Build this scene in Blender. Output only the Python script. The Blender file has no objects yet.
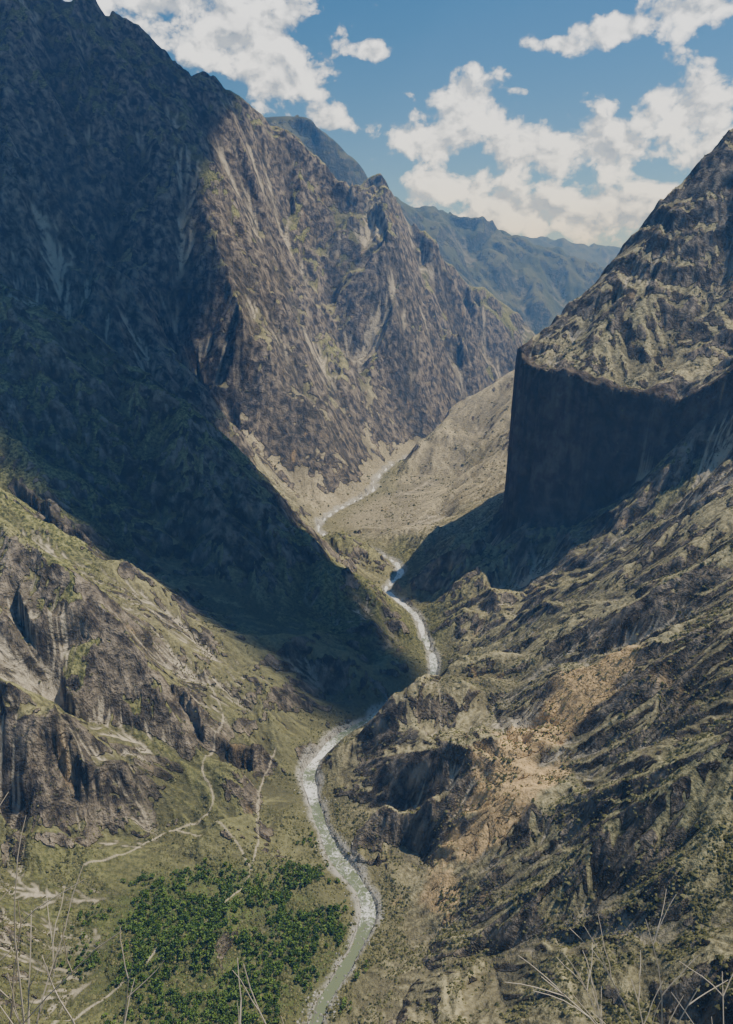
import bpy, bmesh, math, random, numpy as np, time
from mathutils import Vector
T0=time.time()
# All coordinates are metres: x east, y up the canyon, z above the river. Viewpoint on the rim at z=1000.
river=[(-500,-400),(-300,150),(-200,450),(-110,700),(-73,831),(-61,869),(-10,976),(0,1059),(-64,1180),(-108,1325),(-122,1426),(-70,1540),(28,1648),(152,1769),(187,1906),(174,2063),(155,2244),(71,2456),(122,2600),(109,2738),(0,2878),(-162,3032),(-206,3215),(-135,3454),(0,3728),(45,3870),(60,4100),(190,4500),(520,4980),(900,5500),(1500,6300),(2300,7300),(3300,8600),(5000,11500),(8000,16000)]
def cr(P,n):
    P=np.array(P,float);out=[]
    Q=np.vstack([2*P[0]-P[1],P,2*P[-1]-P[-2]])
    for i in range(1,len(Q)-2):
        for k in range(n):
            t=k/n
            out.append(.5*((2*Q[i])+(-Q[i-1]+Q[i+1])*t+(2*Q[i-1]-5*Q[i]+4*Q[i+1]-Q[i+2])*t*t+(-Q[i-1]+3*Q[i]-3*Q[i+1]+Q[i+2])*t**3))
    out.append(Q[-2]); return np.array(out)
riv=cr(river,6)
# ridge and gully lines, mostly image coordinates projected out to guessed depths
L=[
[(-121,1470,33),(-278,1650,174),(-531,1750,340),(-774,1850,491),(-961,1950,572),(-1500,2000,800)],
[(-35,1600,-6),(-150,1760,110),(-380,1920,235),(-620,2050,390),(-850,2150,560)],
[(146,1960,19),(98,2050,102),(-112,2200,219),(-338,2350,451),(-536,2450,659),(-871,2550,874),(-1195,2600,1062),(-1900,2700,1500)],
[(-260,3080,15),(-500,2950,190),(-900,2950,520),(-1400,3050,900)],
[(-295,3250,105),(-596,3300,454),(-1019,3400,958),(-1544,3500,1565),(-2200,3600,2100)],
[(-330,3480,60),(-650,3750,420),(-1050,4000,850),(-1450,4150,1350)],
[(-59,3800,165),(-238,3900,458),(-641,4000,950),(-908,4500,1626),(-950,5300,2142)],
[(60,4300,60),(34,4700,346),(-309,5250,934),(-535,5700,1568)],
[(407,5030,287),(220,5150,809),(124,5400,1383),(99,6000,1755)],
[(545,5750,571),(447,6050,998),(356,6300,1373)],
[(793,5600,367),(680,5700,789),(610,6250,1334)],
[(900,5900,150),(1036,6500,515),(921,6700,916)],
[(-2900,5000,3100),(-1645,5300,2720),(-1319,5500,2518),(-916,5700,2325),(-538,5900,2119),(-350,6000,1968),(-160,6100,1698),(-11,6150,1746),(139,6200,1863),(277,6250,1800),(355,6350,1597),(587,6450,1427),(954,6700,1143),(1258,6900,863),(1583,7100,568),(1900,7350,120)],
[(-1500,7400,1000),(0,7800,800),(1000,8200,500),(2200,8600,200)],
[(-3000,9500,2800),(-551,9000,2795),(-285,9000,2610),(5,9000,2323),(323,9200,1812)],
[(-1000,11500,2300),(721,11000,2122),(1402,11000,1933),(2095,11000,1652),(2658,11000,1418),(3223,11000,1235),(4400,11200,700)],
[(1340,10400,1494),(1812,10000,997),(2169,9500,589)],
[(2316,18000,1961),(3637,18000,2318),(4316,18000,2150),(4984,18000,2171),(5671,18000,1982),(8221,18000,1812),(11959,18000,1855)],
[(-4000,20000,2400)],
[(-4000,23000,1300),(4000,23000,1300),(9000,23000,1300),(16000,23000,1300)],
[(5000,13500,900),(8000,12500,1200)],
[(99,3930,17),(307,4300,173),(548,4700,315),(807,5000,402),(1123,5300,524),(1700,5500,900),(2600,6200,1300)],
[(231,2850,51),(365,3200,119),(577,3800,217)],
[(602,3100,233),(900,3500,330),(1100,4100,450)],
[(560,2800,225),(489,2500,251),(600,2390,315),(726,2280,372),(812,2200,486),(911,2120,626),(962,2000,735),(1400,2000,980)],
[(1000,2700,500),(1600,2700,800),(2600,2700,1300)],
[(-69,1440,2),(8,1500,51),(175,1620,111),(279,1700,149),(581,1780,355),(904,1850,644),(1400,1880,930)],
[(184,2010,26),(446,2050,149),(646,2000,349),(846,2000,533)],
[(354,2450,112),(224,2500,20)],
[(152,1206,196),(320,1180,313),(543,1350,430),(665,1300,529)],
[(42,1130,21),(178,995,157),(303,1024,263),(431,1067,379),(555,1051,491)],
[(-43,1287,28),(96,1167,140)],
[(49,875,49),(174,790,175),(289,768,275),(437,767,393)],
[(102,723,152),(246,625,281),(345,558,358)],
[(900,800,760),(1300,1200,980),(1700,1800,1150),(1900,2500,1500)],
[(-636,1180,333),(-548,1210,296),(-437,1230,201)],
[(-633,1120,154),(-521,1130,106),(-439,1140,77)],
[(-611,1360,425),(-510,1380,331)],
[(-584,1300,286),(-482,1330,248)],
[(-342,1380,151),(-235,1330,90)],
[(-295,1120,30),(-204,1230,26)],
[(-468,748,100),(-388,880,62),(-210,940,56)],
[(-532,900,150)],
[(-900,900,420),(-1000,1300,650),(-1200,1600,760),(-1500,700,800)],
[(-40,-40,985),(40,-40,985)],[(0,150,740),(0,300,430),(0,480,200)],
[(200,300,560),(420,350,600)],[(-250,300,430),(-500,350,420)],[(0,-600,1400)],
[(-3000,2000,1900)],[(-5000,6000,3200)],[(4500,3000,2600)],[(6000,9000,2200)],
[(-10000,32000,1300),(0,32000,1300),(10000,32000,1300),(20000,32000,1300)],[(-12000,12000,2500)]]
U=[
[(475,2530,805),(534,2530,805),(612,2440,781),(708,2330,761),(801,2240,729),(889,2160,705),(979,2060,815),(1500,2100,1200)],
[(560,2850,760),(800,3050,800),(1200,3350,900),(1800,3550,1100)],
[(595,2600,858),(760,2700,1022),(880,2800,1172),(1020,2850,1333),(1155,2880,1471),(1263,2900,1588),(1900,3050,1950),(3000,3000,2400)],
[(1107,2350,854),(1183,2600,1154)],
[(867,2500,969),(890,2350,825)]]
def dens(lines):
    pts=[]
    for l in lines:
        for a,b in zip(l[:-1],l[1:]):
            d=math.dist(a[:2],b[:2]); step=max(70,min(400,a[1]*.05)); n=max(1,int(d/step))
            for k in range(n): pts.append(tuple(a[i]+(b[i]-a[i])*k/n for i in range(3)))
        pts.append(l[-1])
    return pts
class RBF:
    def __init__(s,pts):
        C=np.array(pts,float);keep=[]
        for i,c in enumerate(C):
            if all((C[j,0]-c[0])**2+(C[j,1]-c[1])**2>15**2 for j in keep): keep.append(i)
        C=C[keep];n=len(C);s.n=n
        XY=s.XY=C[:,:2]/1000
        D=np.sqrt(((XY[:,None]-XY[None])**2).sum(-1)+1e-4)
        A=np.zeros((n+3,n+3));A[:n,:n]=D-np.eye(n)*.002;A[:n,n]=1;A[:n,n+1:]=XY;A[n,:n]=1;A[n+1:,:n]=XY.T
        s.w=np.linalg.solve(A,np.concatenate([C[:,2],[0,0,0]]))
    def __call__(s,x,y):
        x=x/1000;y=y/1000;w=s.w;n=s.n
        z=w[n]+w[n+1]*x+w[n+2]*y;gx=np.full_like(x,w[n+1]);gy=np.full_like(x,w[n+2])
        for i in range(n):
            dx=x-s.XY[i,0];dy=y-s.XY[i,1];r=np.sqrt(dx*dx+dy*dy+1e-4)
            z+=w[i]*r;gx+=w[i]*dx/r;gy+=w[i]*dy/r
        return z,gx/1000,gy/1000
low=RBF(dens(L)+[(p[0],p[1],0.0) for p in riv]); upp=RBF(dens(U))
NX=900;NYm=1500
s=np.linspace(-1,1,NX)
g=s*(1+3*np.clip((np.abs(s)-.86)/.14,0,1)**1.5)
ys=np.concatenate([np.linspace(-500,450,50)[:-1],450*np.exp(np.linspace(0,math.log(12500/450),NYm)),12500*np.exp(np.linspace(0,math.log(32/12.5),120))[1:]])
def mesh_xy(ys,g):
    Y=np.repeat(ys[:,None],len(g),1); X=g[None]*(.72*np.maximum(Y,450)+120)
    return X,Y
X,Y=mesh_xy(ys,g)
X=X.astype(np.float32);Y=Y.astype(np.float32)
K=5
ri=np.unique(np.append(np.arange(0,len(ys),K),len(ys)-1)); ci=np.unique(np.append(np.arange(0,NX,K),NX-1))
Xc,Yc=mesh_xy(ys[ri],g[ci])
def seg(x,y,P,closed=False):
    d0=np.full(x.shape,1e9);sg=np.full(x.shape,1.0);tt=np.zeros(x.shape)
    P=np.array(P,float)
    Q=np.vstack([P,P[:1]]) if closed else P
    ins=np.zeros(x.shape,bool)
    for i,(a,b) in enumerate(zip(Q[:-1],Q[1:])):
        d=b-a
        t=np.clip(((x-a[0])*d[0]+(y-a[1])*d[1])/(d@d),0,1)
        dd=np.hypot(x-a[0]-t*d[0],y-a[1]-t*d[1]);m=dd<d0;d0=np.where(m,dd,d0)
        side=np.sign(d[0]*(y-a[1])-d[1]*(x-a[0]));sg=np.where(m,side,sg);tt=np.where(m,i+t,tt)
        if closed:
            c=((a[1]>y)!=(b[1]>y))&(x<(b[0]-a[0])*(y-a[1])/(b[1]-a[1]+1e-9)+a[0]);ins^=c
    if closed: return np.where(ins,d0,-d0)
    return d0,sg,tt
zc,gxc,gyc=low(Xc,Yc); zu,gxu,gyu=upp(Xc,Yc)
def blur(A):
    P_=np.pad(A,1,mode='edge');return (P_[:-2,1:-1]+P_[2:,1:-1]+P_[1:-1,:-2]+P_[1:-1,2:]+2*P_[1:-1,1:-1])/6
fz_=np.clip((Yc-4800)/1200,0,1)
for _ in range(4): zc=zc+(blur(zc)-zc)*fz_
dc,sdc,_=seg(Xc,Yc,riv)
cliffpoly=[(484,2505),(600,2398),(727,2290),(830,2205),(930,2115),(1010,2025),(1200,1970),(1600,2000),(3500,2000),(3500,3600),(1400,3500),(900,3200),(640,2980),(520,2720)]
pc=seg(Xc,Yc,cliffpoly,True)
band=[[(-760,1130),(-636,1150),(-540,1165),(-470,1185),(-430,1215)],[(-720,1400),(-640,1325),(-590,1345),(-520,1370)],[(-420,1400),(-330,1370),(-250,1380),(-190,1415)],
 [(-960,1960),(-800,1820),(-660,1740)]]
bands=[]
for P_ in band:
    d_,s_,t_=seg(Xc,Yc,P_); bands.append((d_*s_,np.minimum(t_,len(P_)-1-t_)))
def up(Ac):
    r=np.arange(len(ys));c=np.arange(NX)
    i=np.clip(np.searchsorted(ri,r,side='right')-1,0,len(ri)-2);fi=((r-ri[i])/(ri[i+1]-ri[i]))[:,None]
    j=np.clip(np.searchsorted(ci,c,side='right')-1,0,len(ci)-2);fj=((c-ci[j])/(ci[j+1]-ci[j]))[None]
    B=Ac[i]*(1-fi)+Ac[i+1]*fi
    return (B[:,j]*(1-fj)+B[:,j+1]*fj).astype(np.float32)
ZL=up(zc);DR=up(dc);DS=up(dc*sdc);PC=up(pc);ZU=up(zu)
def hsh(ix,iy,seed):
    n=(ix.astype(np.uint32)*np.uint32(374761393)+iy.astype(np.uint32)*np.uint32(668265263)+np.uint32(seed*2654435761%4294967296))
    n=(n^(n>>np.uint32(13)))*np.uint32(1274126177); n=n^(n>>np.uint32(16))
    return (n&np.uint32(0xffff)).astype(np.float32)/65535
def vn(x,y,seed):
    ix=np.floor(x);iy=np.floor(y);fx=x-ix;fy=y-iy;ix=ix.astype(np.int64);iy=iy.astype(np.int64)
    fx=fx*fx*(3-2*fx);fy=fy*fy*(3-2*fy)
    a=hsh(ix,iy,seed);b=hsh(ix+1,iy,seed);c=hsh(ix,iy+1,seed);d=hsh(ix+1,iy+1,seed)
    return (a+(b-a)*fx)*(1-fy)+(c+(d-c)*fx)*fy
def fbm(x,y,lam,oc,seed):
    r=0;a=.5;t=0
    for k in range(oc):
        r=r+a*vn(x/lam+k*7.3,y/lam-k*3.1,seed+k);t+=a;a*=.5;lam/=2.03
        x,y=.8*x-.6*y,.6*x+.8*y
    return r/t
def rfbm(x,y,lam,oc,seed):
    r=0;a=.5;t=0;pw=1
    for k in range(oc):
        q=1-np.abs(2*vn(x/lam+k*7.3,y/lam-k*3.1,seed+k)-1);q=q*q
        r=r+a*q*pw;t+=a;a*=.5;lam/=2.1;pw=np.clip(q*1.6,0.15,1)
        x,y=.8*x-.6*y,.6*x+.8*y
    return r/t
def ero(x,y,dx,dy,seed):
    ix=np.floor(x);iy=np.floor(y);fx=x-ix;fy=y-iy;ix=ix.astype(np.int64);iy=iy.astype(np.int64)
    v=0;vx=0;vy=0;wt=0;f=2*math.pi
    for i in(-1,0,1):
        for j in(-1,0,1):
            hx=hsh(ix+i,iy+j,seed);hy=hsh(ix+i,iy+j,seed+91)
            px=fx-i-hx*.6-.2;py=fy-j-hy*.6-.2
            d=px*px+py*py;ww=np.exp(-d*2.2);wt=wt+ww;m=(px*dx+py*dy)*f
            c=np.cos(m);sn=-np.sin(m)
            v=v+c*ww;vx=vx+sn*dx*ww;vy=vy+sn*dy*ww
    return v/wt,vx/wt*f,vy/wt*f
def ss(a,b,x):
    t=np.clip((x-a)/(b-a),0,1);return t*t*(3-2*t)
def smax(a,b,k):
    h=np.clip(.5+.5*(a-b)/k,0,1);return b+(a-b)*h+k*h*(1-h)
n300=fbm(X,Y,300,4,5);n300b=fbm(X,Y,300,4,17)
wx=(n300-.5)*220;wy=(n300b-.5)*220
jag=(fbm(X,Y,90,4,61)-.5)*2
jag2=(fbm(X,Y,330,3,67)-.5)*2
left=DS>0
near=ss(2600,1500,Y)
gs=np.where(left,.5+.65*ss(1350,1600,Y),1.15+.5*ss(1350,1430,Y)*ss(1640,1540,Y))*ss(3400,2500,Y)*ss(500,700,Y)
gs*=1-.8*np.exp(-((X+260)/260)**2-((Y-930)/190)**2)
gs*=.75+.5*n300
dcap=190.
ZL=smax(ZL,gs*np.minimum(np.maximum(DR-11,0),dcap)*(1-.25*np.minimum(DR,dcap)/dcap),12)
JW=PC+jag*22+jag2*20
cm=ss(-10,13,JW)
UPM=ss(0,60,PC)
big=ss(2700,3700,Y)*(1-UPM)
GX=up(gxc*(1-(pc>0))+gxu*(pc>0));GY=up(gyc*(1-(pc>0))+gyu*(pc>0))
sx=GX.copy();sy=GY.copy();E=np.zeros_like(ZL);H=np.zeros_like(ZL)
spacing=np.maximum(Y,450)*.0016
amp_m=ss(4,110,DR)*ss(.05,.5,np.hypot(GX,GY)+ss(9000,12000,Y)+.5*ss(200,30,DR)*(gs>.4))*(.5+.5*ss(350,900,Y))
amp_m*=(1-.6*ss(60,-10,np.abs(PC))*1)
E_reg=ss(2500,2900,Y)*ss(5600,4900,Y)*(1-UPM)*ss(-60,200,-DS)
apron=big*ss(620,330,ZL+(n300-.5)*300)*ss(-1000,-500,X)*ss(5600,4800,Y)*left
amp_m*=(1-.42*E_reg)*(1-.6*apron)
sx+=(fbm(X,Y,900,2,801)-.5)*2.8*(.35+.65*big);sy+=(fbm(X,Y,900,2,811)-.5)*2.8*(.35+.65*big)
for k,(lam,amp) in enumerate([(1300,120),(640,100),(320,54),(165,28),(84,14),(43,6.0),(22,3.0),(11,1.5)]):
    m=np.hypot(sx,sy)+.05
    dx=-sy/m;dy=sx/m
    v,vx,vy=ero((X+wx*min(1,lam/300))/lam,(Y+wy*min(1,lam/300))/lam,dx,dy,100+k*13)
    fade=ss(2,5,lam/spacing)*amp_m
    if k==0: fade=fade*big
    if k==1: fade=fade*(.4+.9*big)
    if k==2: fade=fade*(1+.6*big+.35*near)
    if k>3: fade=fade*(1-.3*big-.35*near)
    v2=(1-np.sqrt(np.maximum(0,(1-v)*.5)+.05)*1.7)*.9 if k in(1,2,3,4) else v
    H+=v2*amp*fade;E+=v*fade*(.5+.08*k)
    sx+=vx*amp/lam*fade;sy+=vy*amp/lam*fade
rg=rfbm(X+wx*.3,Y+wy*.3,110,6,400)
rb=rfbm(X+wx,Y+wy,620,6,450)
H+=(fbm(X,Y,180,5,300)-.5)*(50-28*near)*amp_m+(rg-.45)*(30-22*near)*amp_m*(1-.7*E_reg)+(rb-.45)*amp_m*(40+120*big)*(1-.6*E_reg)
H+=(rfbm(X,Y,2600,6,480)-.45)*300*ss(11500,15000,Y)
ZLo=ZL+H;ZUp=ZU+H*.8+(rb-.45)*75*ss(0,250,PC)
def terr(z,h,sh):
    q=z/h;f=q-np.floor(q);return (np.floor(q)+ss(.5-sh,.5+sh,f))*h
w_=(n300-.5)*300+jag*30-X*.25
tz=terr(ZUp+w_,90,.22)-w_
ZUp=ZUp+(tz-ZUp)*.25*ss(.45,.62,n300b)
Z=ZLo*(1-cm)+np.maximum(ZUp,ZLo)*cm
BR=np.zeros_like(Z)
for (sd,te),Hh,Lw in zip(bands,(95,70,60,60),(85,65,60,70)):
    sd=up(sd);te=up(te);mk_=ss(0,.5,te)*ss(.3,.5,n300b+.1)
    sdj=sd+jag*42+(rg-.5)*40
    Z+=mk_*Hh*(ss(-5,5,sdj)-ss(-Lw,Lw,sdj));BR=np.maximum(BR,mk_*ss(34,10,np.abs(sdj)))
fzm=ss(5600,6400,Y)
for _ in range(3): Z=Z+(blur(Z)-Z)*fzm
w2=fbm(X,Y,60,3,71)-.5
bank=ss(6,16,DR+w2*11)
Z=np.maximum(Z,2.5+(DR-16)*np.where(gs>.6,.4,.15)+fbm(X,Y,30,3,9)*3)
Z=-3+(Z+3)*bank
gx_=np.gradient(Z,axis=1)/np.maximum(np.gradient(X,axis=1),.01);gy_=np.gradient(Z,axis=0)/np.maximum(np.gradient(Y,axis=0),.01)
slope=np.hypot(gx_,gy_)
v1=fbm(X,Y,420,3,31);v2_=fbm(X,Y,45,5,51)
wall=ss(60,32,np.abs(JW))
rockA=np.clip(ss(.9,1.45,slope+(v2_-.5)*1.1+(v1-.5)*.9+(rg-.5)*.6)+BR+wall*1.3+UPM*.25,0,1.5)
def blob(cx,cy,rx,ry): return np.exp(-((X-cx)/rx)**2-((Y-cy)/ry)**2)
och=ss(.32,.68,blob(325,1190,115,70)+blob(200,1050,60,48)+blob(262,1085,65,48)+.8*blob(440,1260,95,55)+.8*blob(110,1010,42,65)+(v2_-.5)*1.3)
scree=ss(-.4,-1.2,E)*ss(.42,.6,fbm(X,Y,260,3,77))*ss(60,200,DR)
paths=[[(-420,760),(-370,820),(-310,900),(-250,985),(-205,1080),(-200,1180),(-215,1290),(-222,1360),(-190,1440)],[(-350,1180),(-290,1240),(-330,1330),(-300,1440),(-360,1520)],[(-480,1060),(-400,1120),(-350,1180),(-250,1150),(-200,1090)]]
pth=np.zeros_like(Z)
rs=np.where((ys>740)&(ys<1560))[0];rsl=slice(rs[0],rs[-1]+1)
for p_ in paths:
    p_=cr(p_,5);d_=seg(X[rsl]+jag[rsl]*14,Y[rsl]+jag2[rsl]*20,p_)[0];pth[rsl]=np.maximum(pth[rsl],ss(2.2,1.0,d_))
scree=np.clip(scree+pth*.8,0,1)
grav=ss(26,14,DR+w2*28)
green=ss(.40,.75,blob(-240,940,240,180)*1.1+(v2_-.5)*.5)
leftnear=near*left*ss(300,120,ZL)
beige=np.clip(E_reg*ss(40,160,DR+(v2_-.5)*150)*(.7+.6*ss(.35,.6,v1))+apron*1.1+.3*big*ss(1.1,.7,slope)+.7*UPM+.5*near*(DS<0)*ss(20,90,DR),0,1.2)*ss(8500,7000,Y)
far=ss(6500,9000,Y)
nr,nc=Z.shape
co=np.stack([X,Y,Z],-1).reshape(-1,3).astype(np.float32)
idx=np.arange(nr*nc,dtype=np.int32).reshape(nr,nc)
q=np.stack([idx[:-1,:-1],idx[:-1,1:],idx[1:,1:],idx[1:,:-1]],-1).reshape(-1)
def mk(name,co,q,k=4,smooth=True):
    me=bpy.data.meshes.new(name);me.vertices.add(len(co));me.vertices.foreach_set("co",co.astype(np.float32).reshape(-1))
    me.loops.add(len(q));me.loops.foreach_set("vertex_index",q.astype(np.int32));nf=len(q)//k
    me.polygons.add(nf);me.polygons.foreach_set("loop_start",np.arange(0,len(q),k,dtype=np.int32))
    me.polygons.foreach_set("use_smooth",np.full(nf,smooth));me.update()
    o=bpy.data.objects.new(name,me);bpy.context.collection.objects.link(o);return o
ter=mk("canyon_terrain",co,q)
def attr(o,name,a): 
    at=o.data.attributes.new(name,'FLOAT','POINT');at.data.foreach_set("value",np.ascontiguousarray(a.reshape(-1),dtype=np.float32))
def vcol(o,name,*a):
    at=o.data.attributes.new(name,'FLOAT_VECTOR','POINT');at.data.foreach_set("vector",np.ascontiguousarray(np.stack([b.reshape(-1) for b in a],-1).reshape(-1),dtype=np.float32))
vcol(ter,"m1",rockA,wall,v1);vcol(ter,"m2",och,scree,grav);vcol(ter,"m3",green,beige,np.clip(E*.3+.5,0,1));vcol(ter,"m4",far,leftnear,far)
def sampleZ(x,y):
    r=np.interp(y,ys,np.arange(len(ys)));xs=.72*np.maximum(y,450)+120;c=np.interp(x/xs,g,np.arange(NX))
    i=np.clip(r.astype(int),0,nr-2);j=np.clip(c.astype(int),0,nc-2);fi=r-i;fj=c-j
    f=lambda A:(A[i,j]*(1-fj)+A[i,j+1]*fj)*(1-fi)+(A[i+1,j]*(1-fj)+A[i+1,j+1]*fj)*fi
    return f
tn=np.gradient(riv,axis=0);tn/=np.linalg.norm(tn,axis=1)[:,None];nm=np.stack([-tn[:,1],tn[:,0]],1)
R=riv;off=np.linspace(-30,30,9)
rc=np.array([[R[i,0]+nm[i,0]*o,R[i,1]+nm[i,1]*o,0.0] for i in range(len(R)) for o in off])
ii=np.arange(len(R)*9).reshape(len(R),9)
rv=mk("river",rc,np.stack([ii[:-1,:-1],ii[:-1,1:],ii[1:,1:],ii[1:,:-1]],-1).reshape(-1))
rng=np.random.default_rng(4)
def blobs(name,px,py,pz,r,hh):
    n=len(px)
    base=np.array([(1,0,.2),(0.3,.95,.3),(-.8,.6,.2),(-.8,-.6,.25),(.3,-.95,.2),(0,0,1),(0,0,-.4)])
    v=base[None]*np.stack([r,r,hh],-1)[:,None,:]*rng.uniform(.65,1.3,(n,7,1))
    a=rng.uniform(0,6.28,n);c,s_=np.cos(a)[:,None],np.sin(a)[:,None]
    v=np.stack([v[...,0]*c-v[...,1]*s_,v[...,0]*s_+v[...,1]*c,v[...,2]],-1)+np.stack([px,py,pz],-1)[:,None]
    f=[];
    for k in range(5): f+= [k,(k+1)%5,5, (k+1)%5,k,6]
    q=(np.array(f)[None]+np.arange(n)[:,None]*7).reshape(-1)
    o=mk(name,v.reshape(-1,3),q,3,False);attr(o,"rnd",np.repeat(rng.uniform(0,1,n),7));return o
N=340000
yy=450*np.exp(rng.uniform(0,math.log(4600/450),N)*1.0);xx=rng.uniform(-1,1,N)*(.55*yy+70)
f=sampleZ(xx,yy);zz=f(Z);dens_=(ss(.38,.60,f(v2_))*(1-np.minimum(f(rockA),1)*.7)*ss(14,26,f(DR))+f(green)*.6)*(1-f(pth))*(1-.5*ss(2600,3200,yy))
k=rng.uniform(0,1,N)<dens_*.8
xx,yy,zz=xx[k],yy[k],zz[k];sz=rng.uniform(.7,1.8,len(xx))*(1+rng.uniform(0,1,len(xx))**6*1.5)*np.maximum(1,yy/1700)
scr=blobs("hillside_scrub",xx,yy,zz,sz,sz*.9)
nb=1500;i_=rng.integers(20,len(riv)-60,nb);sd_=rng.choice([-1,1],nb)*rng.normal(13,4,nb);bx=riv[i_,0]+nm[i_,0]*sd_+rng.normal(0,8,nb);by=riv[i_,1]+nm[i_,1]*sd_+rng.normal(0,8,nb)
fb=sampleZ(bx,by);bz=np.maximum(fb(Z),0);bk=(by>700)&(by<4200);rr_=rng.uniform(.6,2.2,nb)
bl_=blobs("river_boulders",bx[bk],by[bk],bz[bk],rr_[bk],rr_[bk]*.8)
NT_=13000
tx=rng.uniform(-580,20,NT_);ty=rng.uniform(740,1280,NT_)
f=sampleZ(tx,ty);fd=f(DR);fz=f(Z)
pp=np.exp(-((tx+225)/200)**2-((ty-930)/150)**2)+.9*np.exp(-((tx+95)/38)**2-((ty-1080)/130)**2)
k=(rng.uniform(0,1,NT_)<ss(.2,.6,pp)*ss(.38,.50,fbm(tx,ty,55,3,555)+.04))&(fd>23)
tx,ty,tz_=tx[k],ty[k],fz[k];nt=len(tx);hh=rng.uniform(3.5,9.5,nt)
M_=32
th=rng.uniform(0,6.28,(nt,M_));cz=rng.uniform(-1,1,(nt,M_));rr=rng.uniform(.5,1,(nt,M_))
cr_=hh[:,None]*.48*rng.uniform(.8,1.2,(nt,1))
cx=tx[:,None]+np.cos(th)*np.sqrt(1-cz**2)*rr*cr_;cy=ty[:,None]+np.sin(th)*np.sqrt(1-cz**2)*rr*cr_;czz=tz_[:,None]+hh[:,None]*.62+cz*rr*hh[:,None]*.40
cen=np.stack([cx,cy,czz],-1).reshape(-1,1,3);ls=(hh[:,None]*rng.uniform(.10,.2,(nt,M_))).reshape(-1,1,1)
a1=rng.normal(size=(nt*M_,3));a1/=np.linalg.norm(a1,axis=1)[:,None];b1=np.cross(a1,rng.normal(size=(nt*M_,3)));b1/=np.linalg.norm(b1,axis=1)[:,None]
qv=np.stack([(cen+a1[:,None]*ls)[:,0],(cen+b1[:,None]*ls)[:,0],(cen-a1[:,None]*ls)[:,0],(cen-b1[:,None]*ls)[:,0]],1).reshape(-1,3)
rn=np.repeat(rng.uniform(0,1,nt),M_*4)
tb=[];
for (dx,dy) in((.25,0),(-.12,.2),(-.12,-.2)): tb.append(np.stack([tx+dx*hh/8,ty+dy*hh/8,tz_-1],-1))
tb.append(np.stack([tx,ty,tz_+hh*.75],-1));tv=np.stack(tb,1).reshape(-1,3)
o1=mk("riverside_trees",qv,np.arange(len(qv)),4,False);attr(o1,"rnd",rn)
tq=(np.array([0,1,3,1,2,3,2,0,3])[None]+np.arange(nt)[:,None]*4).reshape(-1)
o2=mk("trunks",tv,tq,3,False);o2.parent=o1
class NT:
    def __init__(s,t): s.t=t;s.n=t.nodes;s.l=t.links
    def N(s,ty,**k):
        nd=s.n.new(ty)
        for a,b in k.items():
            if a=='inp':
                for i,v in b.items():
                    if isinstance(v,bpy.types.NodeSocket): s.l.new(v,nd.inputs[i])
                    else: nd.inputs[i].default_value=v
            else: setattr(nd,a,b)
        return nd
    def M(s,op,a,b=0,c=0,clamp=False):
        return s.N('ShaderNodeMath',operation=op,use_clamp=clamp,inp={0:a,1:b,2:c}).outputs[0]
    def mix(s,f,a,b):
        nd=s.N('ShaderNodeMix',data_type='RGBA');
        for i,v in((0,f),(6,a),(7,b)):
            if isinstance(v,bpy.types.NodeSocket): s.l.new(v,nd.inputs[i])
            else: nd.inputs[i].default_value=v if i==0 else (*v,1)
        return nd.outputs[2]
    def ramp(s,x,a,b,lo=0,hi=1):
        nd=s.N('ShaderNodeMapRange',interpolation_type='SMOOTHSTEP',inp={0:x,1:a,2:b,3:lo,4:hi});return nd.outputs[0]
    def noise(s,vec,sc,det=4,ro=.55,dist=0):
        return s.N('ShaderNodeTexNoise',inp={'Vector':vec,'Scale':sc,'Detail':det,'Roughness':ro,'Distortion':dist}).outputs[0]
    def att(s,n):
        return s.N('ShaderNodeSeparateXYZ',inp={0:s.N('ShaderNodeAttribute',attribute_name=n).outputs['Vector']}).outputs
def newmat(name):
    m=bpy.data.materials.new(name);m.use_nodes=True;m.node_tree.nodes.clear();return m,NT(m.node_tree)
m,t=newmat("terrain")
P=t.N('ShaderNodeNewGeometry').outputs['Position']
rk,wa,vb=t.att('m1');oc,sc,gr=t.att('m2');gn,be,ee=t.att('m3');fa,ln,_u=t.att('m4')
n2=t.noise(P,1/9,4,.7)
mp=t.N('ShaderNodeMapping',inp={'Vector':P,'Scale':(1,1,.7)}).outputs[0]
n4=t.noise(mp,1/38,5,.68,.3)
rock=t.mix(t.ramp(n4,.38,.68),(.060,.052,.042),(.40,.335,.25))
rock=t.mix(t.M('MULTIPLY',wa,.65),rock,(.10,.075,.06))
veg=t.mix(t.ramp(n2,.35,.65),(.068,.080,.026),(.37,.355,.15))
veg=t.mix(t.ramp(vb,.38,.65,0,.45),veg,(.44,.38,.22))
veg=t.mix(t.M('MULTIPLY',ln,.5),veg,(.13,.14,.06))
veg=t.mix(t.M('MULTIPLY',be,.70,clamp=True),veg,t.mix(t.ramp(n2,.32,.6),(.29,.24,.14),(.66,.57,.39)))
veg=t.mix(t.M('MULTIPLY',gn,.8),veg,(.12,.16,.045))
rk=t.ramp(t.M('ADD',rk,t.M('MULTIPLY',t.M('SUBTRACT',n4,.5),.8)),.35,.65)
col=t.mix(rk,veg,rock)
col=t.mix(t.ramp(ee,.3,.75,.6,0),col,(.045,.042,.027))  # gullies darkened in the colour to deepen their shade
col=t.mix(t.M('MULTIPLY',sc,t.ramp(n4,.3,.5)),col,(.56,.49,.37))
col=t.mix(t.M('MULTIPLY',oc,t.ramp(n2,.28,.52,.35,1)),col,(.74,.52,.26))
col=t.mix(t.M('MULTIPLY',gr,t.ramp(n2,.35,.5)),col,(.44,.42,.37))
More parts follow.
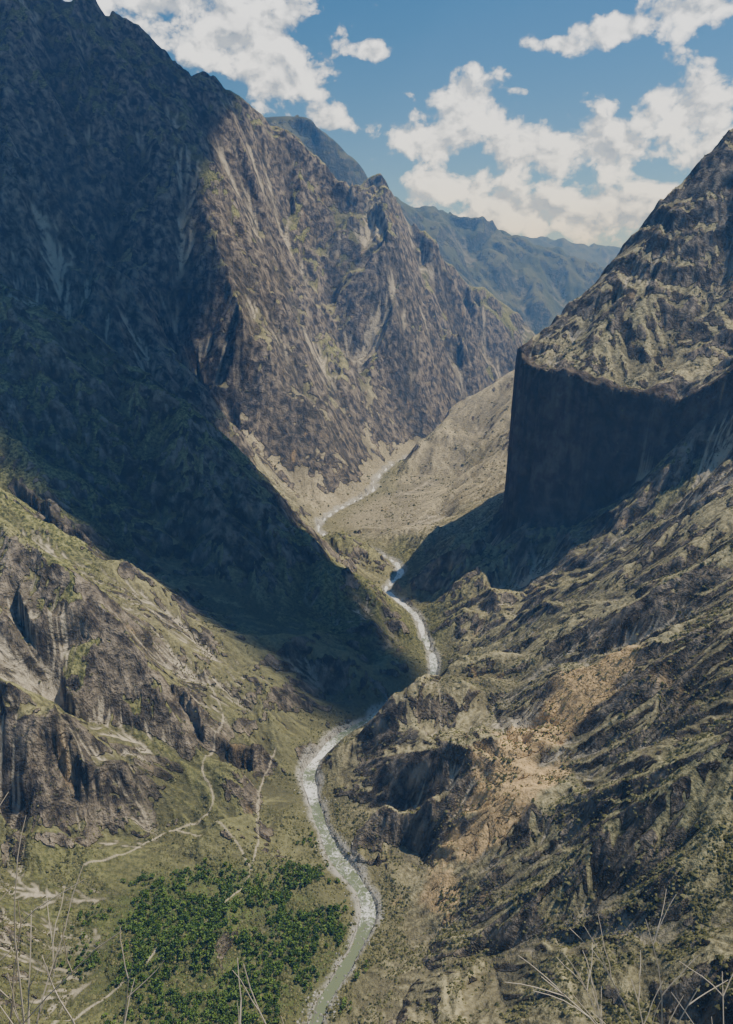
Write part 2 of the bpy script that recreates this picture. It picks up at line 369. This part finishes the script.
col=t.mix(t.M('MULTIPLY',fa,.7),col,(.06,.075,.065))
bs=t.N('ShaderNodeBsdfDiffuse',inp={0:col})
h=t.M('ADD',t.M('MULTIPLY',n2,5),t.M('MULTIPLY',n4,t.M('MULTIPLY_ADD',rk,20,5)))
bp=t.N('ShaderNodeBump',inp={'Strength':1.,'Distance':1.,'Height':h});t.l.new(bp.outputs[0],bs.inputs['Normal'])
t.N('ShaderNodeOutputMaterial',inp={0:bs.outputs[0]});ter.data.materials.append(m)
def leafmat(name,a,b,tr=0):
    m,t=newmat(name);r=t.N('ShaderNodeAttribute',attribute_name='rnd').outputs['Fac']
    d=t.N('ShaderNodeBsdfDiffuse',inp={0:t.mix(r,a,b)});t.N('ShaderNodeOutputMaterial',inp={0:d.outputs[0]});return m
scr.data.materials.append(leafmat("scrub",(.045,.052,.02),(.22,.21,.095)))
bl_.data.materials.append(leafmat("boulder",(.2,.19,.17),(.5,.48,.44)))
o1.data.materials.append(leafmat("foliage",(.04,.085,.018),(.16,.24,.05)))
o2.data.materials.append(leafmat("bark",(.1,.08,.06),(.12,.1,.07)))
m,t=newmat("river_water")
P=t.N('ShaderNodeNewGeometry').outputs['Position']
nn=t.noise(P,1/9,6,.75,1.2);n3=t.noise(P,1/110,2,.5)
py=t.N('ShaderNodeSeparateXYZ',inp={0:P}).outputs[1]
c=t.mix(t.ramp(t.M('ADD',t.M('ADD',nn,t.M('MULTIPLY',t.M('SUBTRACT',n3,.5),.7)),t.M('ADD',t.ramp(py,900,1200,-.14,.03),t.ramp(py,1700,2500,0,.14))),.45,.62),(.17,.20,.11),(.84,.85,.83))
b=t.N('ShaderNodeBsdfPrincipled',inp={'Base Color':c,'Roughness':.35});t.N('ShaderNodeOutputMaterial',inp={0:b.outputs[0]});rv.data.materials.append(m)
bpy.ops.mesh.primitive_cube_add(size=1,location=(0,15000,1100));hz=bpy.context.object;hz.name="haze";hz.scale=(60000,50000,3000)
m,t=newmat("haze_air")
v=t.N('ShaderNodeVolumeScatter',inp={'Color':(.17,.42,1,1),'Density':5.8e-5,'Anisotropy':.0});t.N('ShaderNodeOutputMaterial',inp={1:v.outputs[0]});hz.data.materials.append(m)
el=math.radians(60);az=math.radians(75)
S=(math.sin(az)*math.cos(el),math.cos(az)*math.cos(el),math.sin(el))
sd=bpy.data.lights.new("sun",'SUN');sd.energy=5;sd.angle=math.radians(.5);sd.color=(1,.96,.87)
so=bpy.data.objects.new("sun",sd);so.rotation_euler=Vector(S).to_track_quat('Z','Y').to_euler();bpy.context.collection.objects.link(so)
# cumulus bank overhead that shades the western wall
cp=[(2640,2440),(2200,2850),(1750,2990),(1600,3400),(1570,3850),(1500,4330),(1100,4580),(760,4900),(480,5600),(200,6300),(-3000,6900),(-3500,3000),(500,2500),(1070,2490),(1628,2350),(1968,2150),(2380,2130),(2560,2200)]
gx2,gy2=np.meshgrid(np.arange(-3900,3000,40.),np.arange(1750,7300,40.))
dd=seg(gx2,gy2,cp,True)+(fbm(gx2,gy2,500,5,99)-.5)*360+30
al=ss(0,190,dd);T=np.sqrt(np.clip(dd,0,None))*9
puf=(1-np.abs(2*fbm(gx2,gy2,400,5,123)-1))
zt=4200+T*(.6+puf);zb=4200-T*.25*(.6+fbm(gx2,gy2,300,3,7))
a_=gx2.shape;id1=np.arange(gx2.size).reshape(a_);m4=(al[:-1,:-1]+al[1:,1:]+al[1:,:-1]+al[:-1,1:])>0
q1=np.stack([id1[:-1,:-1],id1[:-1,1:],id1[1:,1:],id1[1:,:-1]],-1)[m4];q2=q1[:,::-1]+gx2.size
cc=np.concatenate([np.stack([gx2,gy2,zt],-1).reshape(-1,3),np.stack([gx2,gy2,zb],-1).reshape(-1,3)])
cl=mk("cloud",cc,np.concatenate([q1,q2]).reshape(-1));attr(cl,"alpha",np.concatenate([al.ravel(),al.ravel()]))
m,t=newmat("cloud_vapour")
d=t.N('ShaderNodeBsdfDiffuse',inp={0:(.9,.9,.9,1)});tr=t.N('ShaderNodeBsdfTransparent')
mx=t.N('ShaderNodeMixShader',inp={0:t.N('ShaderNodeAttribute',attribute_name='alpha').outputs['Fac'],1:tr.outputs[0],2:d.outputs[0]})
t.N('ShaderNodeOutputMaterial',inp={0:mx.outputs[0]});cl.data.materials.append(m)
def tube(path,r0,r1,V,Fc):
    n0=len(V);path=[Vector(p) for p in path]
    for i,p in enumerate(path):
        d=(path[min(i+1,len(path)-1)]-path[max(i-1,0)]).normalized();a=d.orthogonal().normalized();b_=d.cross(a);r=r0+(r1-r0)*i/(len(path)-1)
        for k in range(4): V.append(tuple(p+(a*math.cos(k*1.5708)+b_*math.sin(k*1.5708))*r))
    for i in range(len(path)-1):
        for k in range(4): Fc.append((n0+i*4+k,n0+i*4+(k+1)%4,n0+i*4+4+(k+1)%4,n0+i*4+4+k))
random.seed(7)
V=[];Fc=[]
def stem(x,y,h,lx,ly,br=3):
    p=[];c=Vector((x,y,998.15));d=Vector((lx,ly,1)).normalized();n=9
    for i in range(n):
        p.append(c.copy());d=(d+Vector((random.uniform(-.16,.16)+lx*.12,random.uniform(-.12,.12),-.03))).normalized();c+=d*h/n
    tube(p,.0028,.0010,V,Fc)
    for k in range(br):
        i=random.randint(3,7);c=p[i].copy();dd_=(d+Vector((random.uniform(-1,1),random.uniform(-.5,.5),random.uniform(0,.5)))).normalized();q=[]
        for j in range(5): q.append(c.copy());dd_=(dd_+Vector((random.uniform(-.2,.2),0,random.uniform(-.2,.1)))).normalized();c+=dd_*h*.06
        tube(q,.0014,.0007,V,Fc)
for k in range(44): stem(random.uniform(-1.3,-.66),random.uniform(1.1,1.32),random.uniform(.4,.95),random.uniform(-.3,.3),random.uniform(.05,.4))
for k in range(10): stem(random.uniform(-.6,.0),random.uniform(1.15,1.32),random.uniform(.28,.5),random.uniform(-.3,.3),random.uniform(.1,.5),2)
for k in range(12): stem(random.uniform(.55,.85),random.uniform(1.15,1.3),random.uniform(.36,.6),random.uniform(-.35,.3),random.uniform(.1,.4),4)
me=bpy.data.meshes.new("dry_grass");me.from_pydata(V,[],Fc);dg_=bpy.data.objects.new("dry_grass",me);bpy.context.collection.objects.link(dg_)
m,t=newmat("straw");d=t.N('ShaderNodeBsdfDiffuse',inp={0:(.55,.47,.36,1)});t.N('ShaderNodeOutputMaterial',inp={0:d.outputs[0]});me.materials.append(m)
bm=bmesh.new();bmesh.ops.create_grid(bm,x_segments=60,y_segments=40,size=1)
for v in bm.verts:
    x_,y_=v.co.x*14,v.co.y*6-4.7
    e=max(abs(v.co.x),abs(v.co.y));n_=float(fbm(np.array([x_]),np.array([y_]),2.0,4,3)[0])-.5
    z_=998.25+n_*.25*min(1,abs(y_-1.3)) - (30*max(0,e-.93)/.07)
    v.co=(x_,y_,z_)
me=bpy.data.meshes.new("rock_ledge");bm.to_mesh(me);rl=bpy.data.objects.new("rock_ledge",me);bpy.context.collection.objects.link(rl)
me.materials.append(leafmat("ledge_rock",(.2,.17,.13),(.3,.26,.2)))
# sky dome with fair-weather cumulus (image-derived bearing / elevation in degrees, width, height)
wd=bpy.data.worlds.new("World");bpy.context.scene.world=wd;wd.use_nodes=True;wd.node_tree.nodes.clear();t=NT(wd.node_tree)
sky=t.N('ShaderNodeTexSky',sky_type='NISHITA',sun_disc=False,sun_elevation=el,sun_rotation=az,altitude=3000,air_density=1.0,dust_density=.4,ozone_density=1.5)
hs=t.N('ShaderNodeHueSaturation',inp={'Saturation':1.32,'Color':sky.outputs[0]})
D_=t.N('ShaderNodeTexCoord').outputs['Generated']
x,y,z=t.N('ShaderNodeSeparateXYZ',inp={0:D_}).outputs
A_=t.M('MULTIPLY',t.M('ARCTAN2',x,y),57.29578);E_=t.M('MULTIPLY',t.M('ARCSINE',z),57.29578)
cumulus=[(-13.8,18.2,6.9,3.1),(-8.6,16.2,5.5,3.1),(-5.5,13.5,3.1,2.3),(-2.5,11.0,1.8,1.0),(.4,15.0,1.1,.6),(4.4,9.8,3.6,1.6),(7.0,11.8,2.9,1.9),(6.2,6.9,4.0,1.6),
(11.8,9.0,4.0,1.9),(10.7,5.3,6.6,2.0),(16.3,8.8,3.6,2.3),(16.0,5.2,8.0,2.0),(21.0,10.8,3.3,2.5),(23.1,7.9,3.6,2.6),(12.7,14.9,2.6,.7),(16.6,15.5,4.0,.8),(21.0,16.2,4.4,.9)]
tot=None
for (a0,e0,wa_,he_) in cumulus:
    da=t.M('MULTIPLY',t.M('SUBTRACT',A_,a0),1/wa_);de=t.M('MULTIPLY',t.M('SUBTRACT',E_,e0),1/he_)
    r2=t.M('SQRT',t.M('ADD',t.M('MULTIPLY',da,da),t.M('MULTIPLY',de,de)))
    vv=t.M('SUBTRACT',1.15,r2)
    tot=vv if tot is None else t.M('SMOOTH_MAX',tot,vv,.3)
cv=t.N('ShaderNodeCombineXYZ',inp={0:A_,1:t.M('MULTIPLY',E_,1.25),2:0}).outputs[0]
def cn(vec,d=7): return t.noise(vec,.36,d,.58,.15)
cna=cn(cv);cv2=t.N('ShaderNodeVectorMath',operation='ADD',inp={0:cv,1:(.45,.95,0)}).outputs[0];cnb=cn(cv2,4)
dn=t.M('ADD',t.M('MAXIMUM',t.M('MULTIPLY',tot,.8),-.9),t.M('MULTIPLY',t.M('SUBTRACT',cna,.5),2.8))
al_=t.ramp(dn,.05,.5)
rel=t.M('SUBTRACT',cna,cnb)
br=t.M('ADD',t.ramp(rel,-.13,.10,.0,1.0),t.ramp(dn,.2,1.3,.25,-.12),clamp=True)  # sunward light and grey undersides of the cumulus painted into the sky colour
cc_=t.mix(br,(.40,.52,.74),(1.85,1.98,2.25))
cs=t.N('ShaderNodeVectorMath',operation='SCALE',inp={0:hs.outputs[0],3:.138}).outputs[0]
fin=t.mix(al_,(0,0,0),(0,0,0));nd=fin.node;t.l.new(cs,nd.inputs[6]);t.l.new(cc_,nd.inputs[7])
bg=t.N('ShaderNodeBackground',inp={0:fin,1:1.0});t.N('ShaderNodeOutputWorld',inp={0:bg.outputs[0]})
cd=bpy.data.cameras.new("camera");cd.sensor_fit='VERTICAL';cd.sensor_height=24;cd.lens=17.81;cd.clip_start=.05;cd.clip_end=200000
cam=bpy.data.objects.new("camera",cd);cam.location=(0,0,1000);cam.rotation_euler=(math.radians(73.7),0,0);bpy.context.collection.objects.link(cam)
bpy.context.scene.camera=cam
print("END",time.time()-T0)
